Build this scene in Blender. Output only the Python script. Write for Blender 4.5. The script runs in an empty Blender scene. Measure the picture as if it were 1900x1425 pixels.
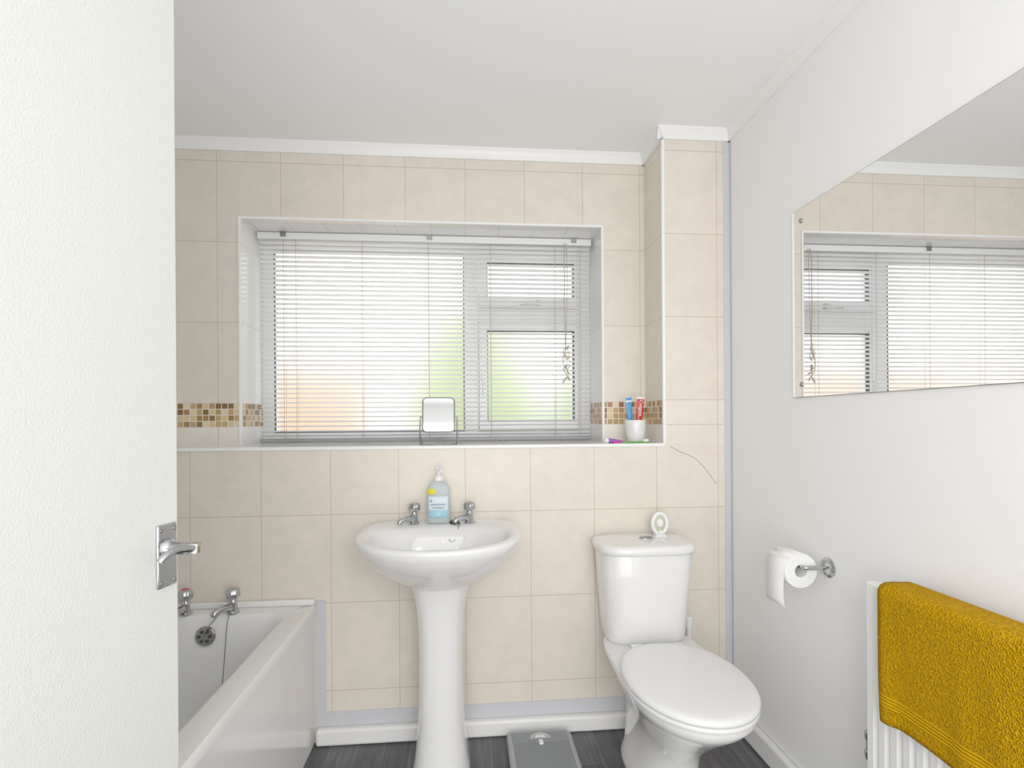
import bpy, bmesh, math, random
from mathutils import Vector, Matrix, noise
random.seed(4)
S=bpy.context.scene
S.view_settings.view_transform='Standard'
S.view_settings.look='None'
S.view_settings.exposure=0.27
S.view_settings.gamma=1.32
H=1.21
# ------------------------------------------------------------ materials
def nodes(name):
    m=bpy.data.materials.new(name); m.use_nodes=True
    nt=m.node_tree; b=nt.nodes['Principled BSDF']
    return m,nt,b
def mat(name,col,rough=0.5,metal=0.0,bump=0.0,bscale=80,coat=0.0,var=0.0,trans=0.0,ior=1.45,alpha=1.0,sheen=0):
    m,nt,b=nodes(name)
    b.inputs['Base Color'].default_value=(*col,1)
    b.inputs['Roughness'].default_value=rough
    b.inputs['Metallic'].default_value=metal
    b.inputs['Coat Weight'].default_value=coat
    b.inputs['Coat Roughness'].default_value=0.05
    b.inputs['Transmission Weight'].default_value=trans
    b.inputs['IOR'].default_value=ior
    b.inputs['Alpha'].default_value=alpha
    b.inputs['Sheen Weight'].default_value=sheen
    g=nt.nodes.new('ShaderNodeNewGeometry')
    n=nt.nodes.new('ShaderNodeTexNoise'); n.inputs['Scale'].default_value=bscale; n.inputs['Detail'].default_value=3
    nt.links.new(g.outputs['Position'],n.inputs['Vector'])
    if bump>0:
        bp=nt.nodes.new('ShaderNodeBump'); bp.inputs['Strength'].default_value=bump; bp.inputs['Distance'].default_value=0.002
        nt.links.new(n.outputs['Fac'],bp.inputs['Height']); nt.links.new(bp.outputs['Normal'],b.inputs['Normal'])
    if var>0:
        mx=nt.nodes.new('ShaderNodeMix'); mx.data_type='RGBA'
        mx.inputs[6].default_value=(*[c*(1-var) for c in col],1); mx.inputs[7].default_value=(*[min(1,c*(1+var)) for c in col],1)
        nt.links.new(n.outputs['Fac'],mx.inputs[0]); nt.links.new(mx.outputs[2],b.inputs['Base Color'])
    return m
def mth(nt,op,a,bv=None):
    n=nt.nodes.new('ShaderNodeMath'); n.operation=op
    for i,v in enumerate((a,bv)):
        if v is None: continue
        if isinstance(v,(int,float)): n.inputs[i].default_value=v
        else: nt.links.new(v,n.inputs[i])
    return n.outputs[0]
def tile(name,ax,offu,offz,w,h,col,grout=(0.50,0.42,0.32),rough=0.35,mort=0.0026,mott=0.07):
    m,nt,b=nodes(name)
    g=nt.nodes.new('ShaderNodeNewGeometry'); s=nt.nodes.new('ShaderNodeSeparateXYZ'); nt.links.new(g.outputs['Position'],s.inputs[0])
    u={'X':s.outputs[0],'Y':s.outputs[1]}.get(ax)
    u=mth(nt,'SUBTRACT',u,offu-20*w); v=mth(nt,'SUBTRACT',s.outputs[2],offz-20*h)
    c=nt.nodes.new('ShaderNodeCombineXYZ'); nt.links.new(u,c.inputs[0]); nt.links.new(v,c.inputs[1])
    br=nt.nodes.new('ShaderNodeTexBrick'); nt.links.new(c.outputs[0],br.inputs['Vector'])
    br.offset=0; br.squash=1; br.inputs['Scale'].default_value=1
    br.inputs['Brick Width'].default_value=w; br.inputs['Row Height'].default_value=h
    br.inputs['Mortar Size'].default_value=mort*0.5; br.inputs['Mortar Smooth'].default_value=0.1
    br.inputs['Color1'].default_value=(*[c_*0.98 for c_ in col],1); br.inputs['Color2'].default_value=(*[min(1,c_*1.02) for c_ in col],1)
    br.inputs['Mortar'].default_value=(*grout,1)
    n=nt.nodes.new('ShaderNodeTexNoise'); n.inputs['Scale'].default_value=14; n.inputs['Detail'].default_value=8; n.inputs['Roughness'].default_value=0.75
    nt.links.new(g.outputs['Position'],n.inputs['Vector'])
    r=nt.nodes.new('ShaderNodeMapRange'); r.inputs[1].default_value=0.3; r.inputs[2].default_value=0.7
    r.inputs[3].default_value=1-mott; r.inputs[4].default_value=1+mott; nt.links.new(n.outputs['Fac'],r.inputs[0])
    vm=nt.nodes.new('ShaderNodeVectorMath'); vm.operation='SCALE'; nt.links.new(br.outputs['Color'],vm.inputs[0]); nt.links.new(r.outputs[0],vm.inputs['Scale'])
    nt.links.new(vm.outputs[0],b.inputs['Base Color'])
    bp=nt.nodes.new('ShaderNodeBump'); bp.invert=True; bp.inputs['Strength'].default_value=0.5; bp.inputs['Distance'].default_value=0.002
    nt.links.new(br.outputs['Fac'],bp.inputs['Height']); nt.links.new(bp.outputs['Normal'],b.inputs['Normal'])
    b.inputs['Roughness'].default_value=rough
    return m
def mosaic(name):
    m,nt,b=nodes(name)
    g=nt.nodes.new('ShaderNodeNewGeometry'); s=nt.nodes.new('ShaderNodeSeparateXYZ'); nt.links.new(g.outputs['Position'],s.inputs[0])
    u=mth(nt,'ADD',s.outputs[0],s.outputs[1])
    q=0.0248
    u=mth(nt,'DIVIDE',mth(nt,'ADD',u,5.003),q); v=mth(nt,'DIVIDE',mth(nt,'SUBTRACT',s.outputs[2],1.184-40*q),q)
    fu=mth(nt,'FLOOR',u); fv=mth(nt,'FLOOR',v)
    c=nt.nodes.new('ShaderNodeCombineXYZ'); nt.links.new(fu,c.inputs[0]); nt.links.new(fv,c.inputs[1])
    wn=nt.nodes.new('ShaderNodeTexWhiteNoise'); wn.noise_dimensions='3D'; nt.links.new(c.outputs[0],wn.inputs['Vector'])
    cr=nt.nodes.new('ShaderNodeValToRGB'); cr.color_ramp.interpolation='CONSTANT'
    cols=[(0,(.46,.27,.10)),(.18,(.56,.35,.14)),(.36,(.25,.115,.03)),(.5,(.76,.57,.30)),(.66,(.36,.18,.05)),(.8,(.83,.69,.44)),(.92,(.19,.09,.03))]
    e=cr.color_ramp.elements
    e[0].position=0; e[0].color=(*cols[0][1],1); e[1].position=cols[1][0]; e[1].color=(*cols[1][1],1)
    for p,cc in cols[2:]:
        x=e.new(p); x.color=(*cc,1)
    nt.links.new(wn.outputs['Value'],cr.inputs[0])
    def edge(x):
        f=mth(nt,'FRACT',x); return mth(nt,'ABSOLUTE',mth(nt,'SUBTRACT',f,0.5))
    mk=mth(nt,'GREATER_THAN',mth(nt,'MAXIMUM',edge(u),edge(v)),0.44)
    n=nt.nodes.new('ShaderNodeTexNoise'); n.inputs['Scale'].default_value=160; nt.links.new(g.outputs['Position'],n.inputs['Vector'])
    mv=nt.nodes.new('ShaderNodeMix'); mv.data_type='RGBA'; mv.blend_type='MULTIPLY'
    nt.links.new(cr.outputs[0],mv.inputs[6]); nt.links.new(n.outputs['Color'],mv.inputs[7])
    mv.inputs[0].default_value=0.25
    mx=nt.nodes.new('ShaderNodeMix'); mx.data_type='RGBA'; nt.links.new(mk,mx.inputs[0]); nt.links.new(mv.outputs[2],mx.inputs[6]); mx.inputs[7].default_value=(.78,.72,.62,1)
    nt.links.new(mx.outputs[2],b.inputs['Base Color']); b.inputs['Roughness'].default_value=0.35
    return m
def planks(name):
    m,nt,b=nodes(name)
    g=nt.nodes.new('ShaderNodeNewGeometry'); s=nt.nodes.new('ShaderNodeSeparateXYZ'); nt.links.new(g.outputs['Position'],s.inputs[0])
    c=nt.nodes.new('ShaderNodeCombineXYZ'); nt.links.new(mth(nt,'ADD',s.outputs[1],9.1),c.inputs[0]); nt.links.new(mth(nt,'ADD',s.outputs[0],9.03),c.inputs[1])
    br=nt.nodes.new('ShaderNodeTexBrick'); nt.links.new(c.outputs[0],br.inputs['Vector'])
    br.offset=0.37; br.inputs['Scale'].default_value=1; br.inputs['Brick Width'].default_value=0.62; br.inputs['Row Height'].default_value=0.098
    br.inputs['Mortar Size'].default_value=0.0010
    br.inputs['Color1'].default_value=(.031,.031,.037,1); br.inputs['Color2'].default_value=(.062,.062,.070,1); br.inputs['Mortar'].default_value=(.13,.13,.145,1)
    mp=nt.nodes.new('ShaderNodeMapping'); mp.inputs['Scale'].default_value=(75,4,1); nt.links.new(g.outputs['Position'],mp.inputs[0])
    n=nt.nodes.new('ShaderNodeTexNoise'); n.inputs['Scale'].default_value=1; n.inputs['Detail'].default_value=6; n.inputs['Distortion'].default_value=.6; nt.links.new(mp.outputs[0],n.inputs['Vector'])
    n2=nt.nodes.new('ShaderNodeTexNoise'); n2.inputs['Scale'].default_value=9; nt.links.new(g.outputs['Position'],n2.inputs['Vector'])
    r=nt.nodes.new('ShaderNodeMapRange'); r.inputs[1].default_value=.35; r.inputs[2].default_value=.68; r.inputs[3].default_value=.7; r.inputs[4].default_value=1.5
    nt.links.new(n.outputs['Fac'],r.inputs[0])
    vm=nt.nodes.new('ShaderNodeVectorMath'); vm.operation='SCALE'; nt.links.new(br.outputs['Color'],vm.inputs[0]); nt.links.new(mth(nt,'MULTIPLY',r.outputs[0],mth(nt,'ADD',n2.outputs['Fac'],.5)),vm.inputs['Scale'])
    nt.links.new(vm.outputs[0],b.inputs['Base Color']); b.inputs['Roughness'].default_value=.4
    return m
def brickmat(name):
    m,nt,b=nodes(name)
    g=nt.nodes.new('ShaderNodeNewGeometry'); s=nt.nodes.new('ShaderNodeSeparateXYZ'); nt.links.new(g.outputs['Position'],s.inputs[0])
    c=nt.nodes.new('ShaderNodeCombineXYZ'); nt.links.new(s.outputs[0],c.inputs[0]); nt.links.new(s.outputs[2],c.inputs[1])
    br=nt.nodes.new('ShaderNodeTexBrick'); nt.links.new(c.outputs[0],br.inputs['Vector']); br.inputs['Scale'].default_value=1
    br.inputs['Brick Width'].default_value=.225; br.inputs['Row Height'].default_value=.075; br.inputs['Mortar Size'].default_value=.006
    br.inputs['Color1'].default_value=(.62,.24,.08,1); br.inputs['Color2'].default_value=(.68,.30,.11,1); br.inputs['Mortar'].default_value=(.6,.4,.25,1)
    nt.links.new(br.outputs['Color'],b.inputs['Base Color']); b.inputs['Roughness'].default_value=.9
    return m
def frosted(name):
    m,nt,b=nodes(name)
    b.inputs['Base Color'].default_value=(1,1,1,1); b.inputs['Transmission Weight'].default_value=1; b.inputs['Roughness'].default_value=.42; b.inputs['IOR'].default_value=1.28
    g=nt.nodes.new('ShaderNodeNewGeometry'); n=nt.nodes.new('ShaderNodeTexNoise'); n.inputs['Scale'].default_value=60; nt.links.new(g.outputs['Position'],n.inputs['Vector'])
    bp=nt.nodes.new('ShaderNodeBump'); bp.inputs['Strength'].default_value=.5; bp.inputs['Distance'].default_value=.003; nt.links.new(n.outputs['Fac'],bp.inputs['Height']); nt.links.new(bp.outputs['Normal'],b.inputs['Normal'])
    t=nt.nodes.new('ShaderNodeBsdfTranslucent'); t.inputs[0].default_value=(.95,.97,.98,1)
    mx=nt.nodes.new('ShaderNodeMixShader'); mx.inputs[0].default_value=.14
    nt.links.new(b.outputs[0],mx.inputs[1]); nt.links.new(t.outputs[0],mx.inputs[2])
    nt.links.new(mx.outputs[0],nt.nodes['Material Output'].inputs['Surface'])
    return m

TC=(.745,.675,.575)
m_low=tile('tile_lower','X',-.7625,.192,.2525,.331,TC)
m_up=tile('tile_upper','X',-1.012,1.283,.2535,.331,TC)
m_col=tile('tile_column','X',-.7625,1.283,.2525,.331,TC)
m_colside=tile('tile_column_side','Y',2.05,1.283,.2525,.331,TC)
m_band=tile('tile_band','X',-.7625,1.184,.2525,.099,(.77,.71,.61))
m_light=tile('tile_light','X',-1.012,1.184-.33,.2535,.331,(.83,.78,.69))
m_sill=tile('tile_sill','X',-.9,0,.15,5,(.90,.89,.87),grout=(.65,.63,.59),rough=.12,mott=.01)
m_rev=tile('tile_reveal','Y',2.27,1.283,.5,.331,(.90,.89,.86),grout=(.68,.66,.62),rough=.12,mott=.01)
m_mos=mosaic('mosaic_stone')
m_white=mat('white_wall_paint',(.905,.905,.90),.55,bump=.12,bscale=120)
m_ceil=mat('white_ceiling_paint',(.97,.97,.97),.8,bump=.05,bscale=60)
m_trim=mat('white_gloss_paint',(.90,.90,.89),.3,bump=.1,bscale=40)
m_door=mat('door_gloss_paint',(.64,.65,.62),.28,bump=.4,bscale=330)
m_upvc=mat('white_plastic',(.90,.905,.91),.25,bump=.02)
m_tape=mat('lilac_grey_tape',(.57,.57,.61),.5,bump=.2,bscale=60,var=.03)
m_skirt=mat('skirting_paint',(.84,.84,.83),.35,bump=.3,bscale=30)
m_floor=planks('grey_plank_vinyl')
m_cer=mat('white_ceramic',(.82,.82,.81),.08,coat=.6,bump=.01,bscale=10)
m_acr=mat('white_acrylic',(.83,.83,.81),.15,coat=.4,bump=.01,bscale=10)
m_seat=mat('white_seat_plastic',(.83,.835,.84),.16,bump=.01,bscale=10)
m_chr=mat('chrome',(.46,.47,.49),.10,1.0,bump=.02,bscale=30)
m_chr2=mat('brushed_chrome',(.31,.31,.31),.25,1.0,bump=.05,bscale=90)
m_dark=mat('dark_hole',(.02,.02,.02),.6,bump=.05)
m_gask=mat('grey_rubber_gasket',(.07,.08,.10),.6,bump=.05)
m_glass=frosted('frosted_glass')
m_mir=mat('mirror_silver',(.90,.91,.91),.01,1.0)
m_mir2=mat('small_mirror_silver',(.66,.67,.68),.04,1.0)
m_edge=mat('mirror_edge',(.03,.035,.035),.3,bump=.02)
m_paper=mat('tissue_paper',(.88,.88,.87),.95,bump=.3,bscale=200)
m_rad=mat('radiator_enamel',(.85,.85,.85),.3,bump=.03,bscale=40)
m_cord=mat('cord_beige',(.42,.36,.28),.8,bump=.2,bscale=500)
m_red=mat('red_plastic',(.55,.008,.012),.3,bump=.02)
m_blue=mat('blue_plastic',(.02,.25,.65),.3,bump=.02)
m_pink=mat('magenta_plastic',(.70,.015,.30),.3,bump=.02)
m_green=mat('green_plastic',(.08,.42,.05),.3,bump=.02)
m_purple=mat('violet_plastic',(.28,.07,.48),.3,bump=.02)
m_wpl=mat('white_glossy_plastic',(.86,.86,.86),.2,bump=.02)
m_yel=mat('yellow_sticker',(.80,.68,.02),.4,bump=.02)
m_bot=mat('pale_blue_clear_plastic',(.80,.91,.94),.12,trans=.6,ior=1.2,bump=.02)
m_lab=mat('bottle_label_film',(.28,.58,.76),.3,bump=.02)
m_labw=mat('bottle_label_white',(.66,.80,.86),.3,bump=.02)
m_navy=mat('navy_ink',(.015,.06,.32),.4,bump=.02)
m_scale=mat('grey_ribbed_vinyl',(.21,.23,.25),.5,bump=.3,bscale=300)
m_scal2=mat('silver_grey_plastic',(.32,.33,.35),.35,bump=.02)
m_frame=mat('small_mirror_chrome_frame',(.22,.22,.22),.2,1.0,bump=.02)
m_brass=mat('aged_brass',(.55,.47,.33),.3,1.0,bump=.05)
m_gel=mat('beige_gel_pad',(.50,.50,.36),.5,bump=.3,bscale=200)
m_hedge=mat('hedge_leaves',(.24,.36,.02),.8,bump=.5,bscale=15,var=.45)
m_brick=brickmat('orange_brick')
m_ground=mat('pale_paving',(.55,.54,.50),.9,bump=.4,bscale=20,var=.1)
def towelmat():
    m,nt,b=nodes('mustard_terry')
    g=nt.nodes.new('ShaderNodeNewGeometry')
    v=nt.nodes.new('ShaderNodeTexVoronoi'); v.inputs['Scale'].default_value=300; nt.links.new(g.outputs['Position'],v.inputs['Vector'])
    n=nt.nodes.new('ShaderNodeTexNoise'); n.inputs['Scale'].default_value=150; n.inputs['Detail'].default_value=4; nt.links.new(g.outputs['Position'],n.inputs['Vector'])
    s=nt.nodes.new('ShaderNodeSeparateXYZ'); nt.links.new(g.outputs['Position'],s.inputs[0])
    w=mth(nt,'SINE',mth(nt,'MULTIPLY',s.outputs[2],900))
    inb=mth(nt,'MULTIPLY',mth(nt,'GREATER_THAN',s.outputs[2],.558),mth(nt,'LESS_THAN',s.outputs[2],.586))
    hgt=mth(nt,'ADD',mth(nt,'MULTIPLY',v.outputs['Distance'],1.3),mth(nt,'MULTIPLY',n.outputs['Fac'],1.2))
    mixh=nt.nodes.new('ShaderNodeMix'); nt.links.new(inb,mixh.inputs[0]); nt.links.new(hgt,mixh.inputs[2]); nt.links.new(mth(nt,'MULTIPLY',w,.3),mixh.inputs[3])
    bp=nt.nodes.new('ShaderNodeBump'); bp.inputs['Strength'].default_value=1; bp.inputs['Distance'].default_value=.005; nt.links.new(mixh.outputs[0],bp.inputs['Height']); nt.links.new(bp.outputs['Normal'],b.inputs['Normal'])
    mx=nt.nodes.new('ShaderNodeMix'); mx.data_type='RGBA'; mx.inputs[6].default_value=(.42,.18,.0005,1); mx.inputs[7].default_value=(.82,.42,.002,1)
    nt.links.new(n.outputs['Fac'],mx.inputs[0]); nt.links.new(mx.outputs[2],b.inputs['Base Color'])
    b.inputs['Roughness'].default_value=1.0; b.inputs['Specular IOR Level'].default_value=.08
    return m
m_towel=towelmat()

# ------------------------------------------------------------ geometry helpers
WL={}
COL=S.collection
def root(name,loc,label=None,cat=None,kind=None):
    o=bpy.data.objects.new(name,None); o.location=loc; o.empty_display_size=.05; COL.objects.link(o); WL[o]=Vector(loc)
    if label: o['label']=label
    if cat: o['category']=cat
    if kind: o['kind']=kind
    return o
def frames(pts):
    P=[Vector(p) for p in pts]; T=[]
    for i in range(len(P)):
        a=P[max(0,i-1)]; b=P[min(len(P)-1,i+1)]; T.append((b-a).normalized())
    up=Vector((0,0,1)) if abs(T[0].z)<.9 else Vector((1,0,0))
    n=T[0].cross(up).normalized(); F=[]
    for i,t in enumerate(T):
        n=(n-t*n.dot(t)).normalized(); F.append((P[i],n,t.cross(n)))
    return F
def smooth_path(pts,k=6):
    P=[Vector(p) for p in pts]; out=[]
    for i in range(len(P)-1):
        p0=P[max(0,i-1)];p1=P[i];p2=P[i+1];p3=P[min(len(P)-1,i+2)]
        for j in range(k):
            t=j/k
            out.append(.5*((2*p1)+(-p0+p2)*t+(2*p0-5*p1+4*p2-p3)*t*t+(-p0+3*p1-3*p2+p3)*t**3))
    out.append(P[-1]); return out
class M:
    def __init__(s): s.v=[];s.f=[];s.m=[]
    def add(s,v,f,mi=0,mx=None):
        o=len(s.v)
        for p in v:
            p=Vector(p)
            if mx is not None: p=mx@p
            s.v.append(p)
        for q in f: s.f.append([i+o for i in q]); s.m.append(mi)
        return s
    def box(s,x0,x1,y0,y1,z0,z1,mi=0,mx=None,fm=None):
        v=[(x0,y0,z0),(x1,y0,z0),(x1,y1,z0),(x0,y1,z0),(x0,y0,z1),(x1,y0,z1),(x1,y1,z1),(x0,y1,z1)]
        fs=dict(B=[0,3,2,1],T=[4,5,6,7],F=[0,1,5,4],R=[1,2,6,5],K=[2,3,7,6],L=[3,0,4,7])
        o=len(s.v); s.add(v,[],mi,mx)
        for k,q in fs.items():
            s.f.append([i+o for i in q]); s.m.append((fm or {}).get(k,mi))
        return s
    def loft(s,rings,mi=0,cap0=True,cap1=True,mx=None,closed=True):
        n=len(rings[0]); v=[p for r in rings for p in r]; f=[]
        for i in range(len(rings)-1):
            for j in range(n if closed else n-1):
                k=(j+1)%n; f.append([i*n+j,i*n+k,(i+1)*n+k,(i+1)*n+j])
        if cap0: f.append(list(range(n))[::-1])
        if cap1: f.append([(len(rings)-1)*n+j for j in range(n)])
        return s.add(v,f,mi,mx)
    def tube(s,pts,r,n=12,mi=0,sm=0,mx=None):
        if sm: pts=smooth_path(pts,sm)
        F=frames(pts); R=r if callable(r) else (lambda t:r)
        rings=[]
        for i,(p,a,b) in enumerate(F):
            rr=R(i/(len(F)-1)); rings.append([p+a*(rr*math.cos(2*math.pi*j/n))+b*(rr*math.sin(2*math.pi*j/n)) for j in range(n)])
        return s.loft(rings,mi,mx=mx)
    def lathe(s,prof,c=(0,0,0),axis=(0,0,1),n=32,mi=0,sx=1,sy=1,flute=0,mx=None,caps=True):
        ax=Vector(axis).normalized(); up=Vector((0,1,0)) if abs(ax.y)<.9 else Vector((0,0,1))
        a=up.cross(ax).normalized(); b=ax.cross(a); c=Vector(c); rings=[]
        for r,h in prof:
            rings.append([c+ax*h+a*(sx*r*(1-(flute if (j//2)%2 else 0))*math.cos(2*math.pi*j/n))+b*(sy*r*(1-(flute if (j//2)%2 else 0))*math.sin(2*math.pi*j/n)) for j in range(n)])
        return s.loft(rings,mi,cap0=caps,cap1=caps,mx=mx)
    def make(s,name,mats,parent=None,smooth=True,ang=40,bevel=0,seg=3,sub=0,label=None,cat=None,kind=None,recalc=True,solid=0):
        if not isinstance(mats,(list,tuple)): mats=[mats]
        lo=Vector((min(p.x for p in s.v),min(p.y for p in s.v),min(p.z for p in s.v)))
        hi=Vector((max(p.x for p in s.v),max(p.y for p in s.v),max(p.z for p in s.v)))
        c=(lo+hi)/2; c.z=lo.z
        me=bpy.data.meshes.new(name); me.from_pydata([p-c for p in s.v],[],s.f)
        for m in mats: me.materials.append(m)
        for p,mi in zip(me.polygons,s.m): p.material_index=mi
        if recalc:
            bm=bmesh.new(); bm.from_mesh(me); bmesh.ops.recalc_face_normals(bm,faces=bm.faces); bm.to_mesh(me); bm.free()
        if smooth: me.shade_smooth(); me.set_sharp_from_angle(angle=math.radians(ang))
        o=bpy.data.objects.new(name,me); COL.objects.link(o)
        if parent is not None:
            o.parent=parent; o.location=c-WL[parent]
        else: o.location=c
        WL[o]=c
        if bevel:
            b=o.modifiers.new('b','BEVEL'); b.width=bevel; b.segments=seg; b.limit_method='ANGLE'; b.angle_limit=math.radians(40)
        if sub:
            b=o.modifiers.new('s','SUBSURF'); b.levels=sub; b.render_levels=sub
        if solid:
            b=o.modifiers.new('so','SOLIDIFY'); b.thickness=solid; b.offset=0
        if label: o['label']=label
        if cat: o['category']=cat
        if kind: o['kind']=kind
        return o
def struct(o,label,cat): o['kind']='structure'; o['label']=label; o['category']=cat; return o
def egg(cx,cy,a,bf,bb,z,nf=2,nb=2,N=64):
    r=[]
    for j in range(N):
        t=2*math.pi*j/N; c=math.cos(t); q=math.sin(t)
        n=nb if q>0 else nf; b=bb if q>0 else bf
        r.append(Vector((cx+a*math.copysign(abs(c)**(2/n),c),cy+b*math.copysign(abs(q)**(2/n),q),z)))
    return r
def rrect(x0,x1,y0,y1,rad,z,k=8):
    r=[]
    for cx,cy,a0 in ((x1-rad,y1-rad,0),(x0+rad,y1-rad,90),(x0+rad,y0+rad,180),(x1-rad,y0+rad,270)):
        for j in range(k+1):
            a=math.radians(a0+90*j/k); r.append(Vector((cx+rad*math.cos(a),cy+rad*math.sin(a),z)))
    return r
def text(body,size,origin,right,up,m,name,parent,depth=.0004,label=None):
    cu=bpy.data.curves.new(name,'FONT'); cu.body=body; cu.size=size; cu.align_x='CENTER'; cu.align_y='CENTER'; cu.extrude=depth
    t=bpy.data.objects.new(name+'_tmp',cu); COL.objects.link(t)
    bpy.context.view_layer.update()
    me=bpy.data.meshes.new_from_object(t.evaluated_get(bpy.context.evaluated_depsgraph_get()))
    bpy.data.objects.remove(t)
    R=Vector(right).normalized(); U=Vector(up).normalized(); N=R.cross(U)
    mx=Matrix(((R.x,U.x,N.x,0),(R.y,U.y,N.y,0),(R.z,U.z,N.z,0),(0,0,0,1)))
    me.transform(mx); me.materials.clear(); me.materials.append(m); me.name=name
    o=bpy.data.objects.new(name,me); COL.objects.link(o); o.parent=parent; o.location=Vector(origin)-WL[parent]; WL[o]=Vector(origin)
    return o

# ------------------------------------------------------------ room shell
XL,XR=-1.265,1.06; Y1,Y2,Y3=2.05,2.27,2.50; ZC=2.363; ZL=1.108; XC=.783
YN=-.9
struct(M().box(XL-.1,XR+.1,YN-.1,2.66,-.06,0).make('floor',m_floor,smooth=False),'dark grey wood-look plank vinyl floor','floor')
struct(M().box(XL-.1,XR+.1,YN-.1,2.66,ZC,ZC+.08).make('ceiling',m_ceil,smooth=False),'plain white painted ceiling','ceiling')
struct(M().box(XL-.1,XL,YN,2.66,0,ZC).make('wall_left',m_white,smooth=False),'white painted wall beside the bath','wall')
struct(M().box(XR,XR+.1,YN,2.66,0,ZC).make('wall_right',m_white,smooth=False),'white painted wall carrying the mirror and radiator','wall')
struct(M().box(XL,-.69,YN,.585,0,ZC).make('wall_end',m_white,smooth=False),'white partition wall at the end of the bath','wall')
struct(M().box(XL-.1,XR+.1,YN-.1,YN,0,ZC).make('wall_front',m_white,smooth=False),'white painted wall opposite the window','wall')
w=M()
w.box(XL,XR,Y1,2.66,0,ZL,0,fm={'T':1})
w.box(XC,XR,Y1,2.66,ZL,1.184,2,fm={'L':3})
w.box(XC,XR,Y1,2.66,1.184,1.283,2,fm={'L':4})
w.box(XC,XR,Y1,2.66,1.283,ZC,5,fm={'L':6})
for a,b in ((XL,-.923),(.594,XC)):
    w.box(a,b,Y2,2.66,ZL,1.184,3,fm={'R':7,'L':7})
    w.box(a,b,Y2,2.66,1.184,1.283,4)
    w.box(a,b,Y2,2.66,1.283,2.045,8,fm={'R':7,'L':7})
w.box(XL,XC,Y2,2.66,2.045,ZC,8,fm={'B':1})
struct(w.make('wall_back',[m_low,m_sill,m_band,m_light,m_mos,m_col,m_colside,m_rev,m_up],smooth=False,recalc=False),
  'cream ceramic tiled wall with ledge, window recess and mosaic border','wall')
# trims
tn=[0]
def trim(mesh,m,label,cat='trim',name=None,**k):
    tn[0]+=1
    return struct(mesh.make(name or ('trim_%d'%tn[0]),m,**k),label,cat)
trim(M().box(XL,XC+.004,Y1-.005,Y1+.008,ZL-.010,ZL+.003),m_trim,'white plastic edge strip along the tiled ledge',bevel=.002)
trim(M().box(XC-.005,XC+.007,Y1-.005,Y1+.008,ZL+.003,ZC-.045),m_trim,'white plastic corner strip on the boxed tiled column',bevel=.002)
fr=M()
fr.box(-.929,-.919,Y2-.005,Y2+.008,ZL,2.051); fr.box(.590,.600,Y2-.005,Y2+.008,ZL,2.051); fr.box(-.919,.590,Y2-.005,Y2+.008,2.041,2.051)
trim(fr,m_trim,'white plastic strip framing the window recess',bevel=.0015)
trim(M().box(XR-.027,XR-.001,Y1-.003,Y1,.1,ZC-.05),m_tape,'lilac-grey sealing tape down the wall corner')
trim(M().box(XR-.003,XR,Y1-.02,Y1-.003,.1,ZC-.05),m_tape,'lilac-grey sealing tape down the wall corner')
trim(M().box(-.565,-.532,Y1-.003,Y1,.115,.535),m_tape,'lilac-grey sealing tape beside the bath panel')
trim(M().box(-.565,XR-.027,Y1-.004,Y1,.06,.115),m_tape,'lilac-grey sealing tape above the skirting')
prof=[(0,0),(.024,0),(.023,-.006),(.017,-.014),(.012,-.026),(.009,-.046),(0,-.046)]
def cove(p0,p1,nrm,lab):
    p0=Vector(p0);p1=Vector(p1);nrm=Vector(nrm)
    rings=[[p+nrm*d+Vector((0,0,z)) for d,z in prof] for p in (p0,p1)]
    trim(M().loft(rings),m_trim,lab,ang=25)
cove((XL,Y2,ZC),(XC,Y2,ZC),(0,-1,0),'white coving above the tiled window wall')
cove((XC,Y1-.023,ZC),(XC,Y2,ZC),(-1,0,0),'white coving on the side of the tiled column')
cove((XC-.023,Y1,ZC),(XR,Y1,ZC),(0,-1,0),'white coving on the front of the tiled column')
cove((XR,YN,ZC),(XR,Y1,ZC),(-1,0,0),'white coving along the painted wall')
def skirt(name,x0,x1,y0,y1,h,lab):
    struct(M().box(x0,x1,y0,y1,0,h).make(name,m_skirt,bevel=.011,seg=4),lab,'skirting board')
skirt('baseboard_back',-.563,XR,Y1-.034,Y1,.062,'white boxed skirting under the tiled wall')
skirt('baseboard_right',XR-.028,XR,1.25,Y1-.034,.085,'white painted skirting board')
cr=M().tube([(.805,Y1-.0003,1.100),(.85,Y1-.0003,1.075),(.90,Y1-.0003,1.055),(.94,Y1-.0003,1.02),(.965,Y1-.0003,.99),(.998,Y1-.0003,.945)],.0009,5,sm=5)
struct(cr.make('trim_crack',mat('crack_line',(.15,.12,.09),.9,bump=.1)),'thin dark hairline crack in the tiles','crack')

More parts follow.
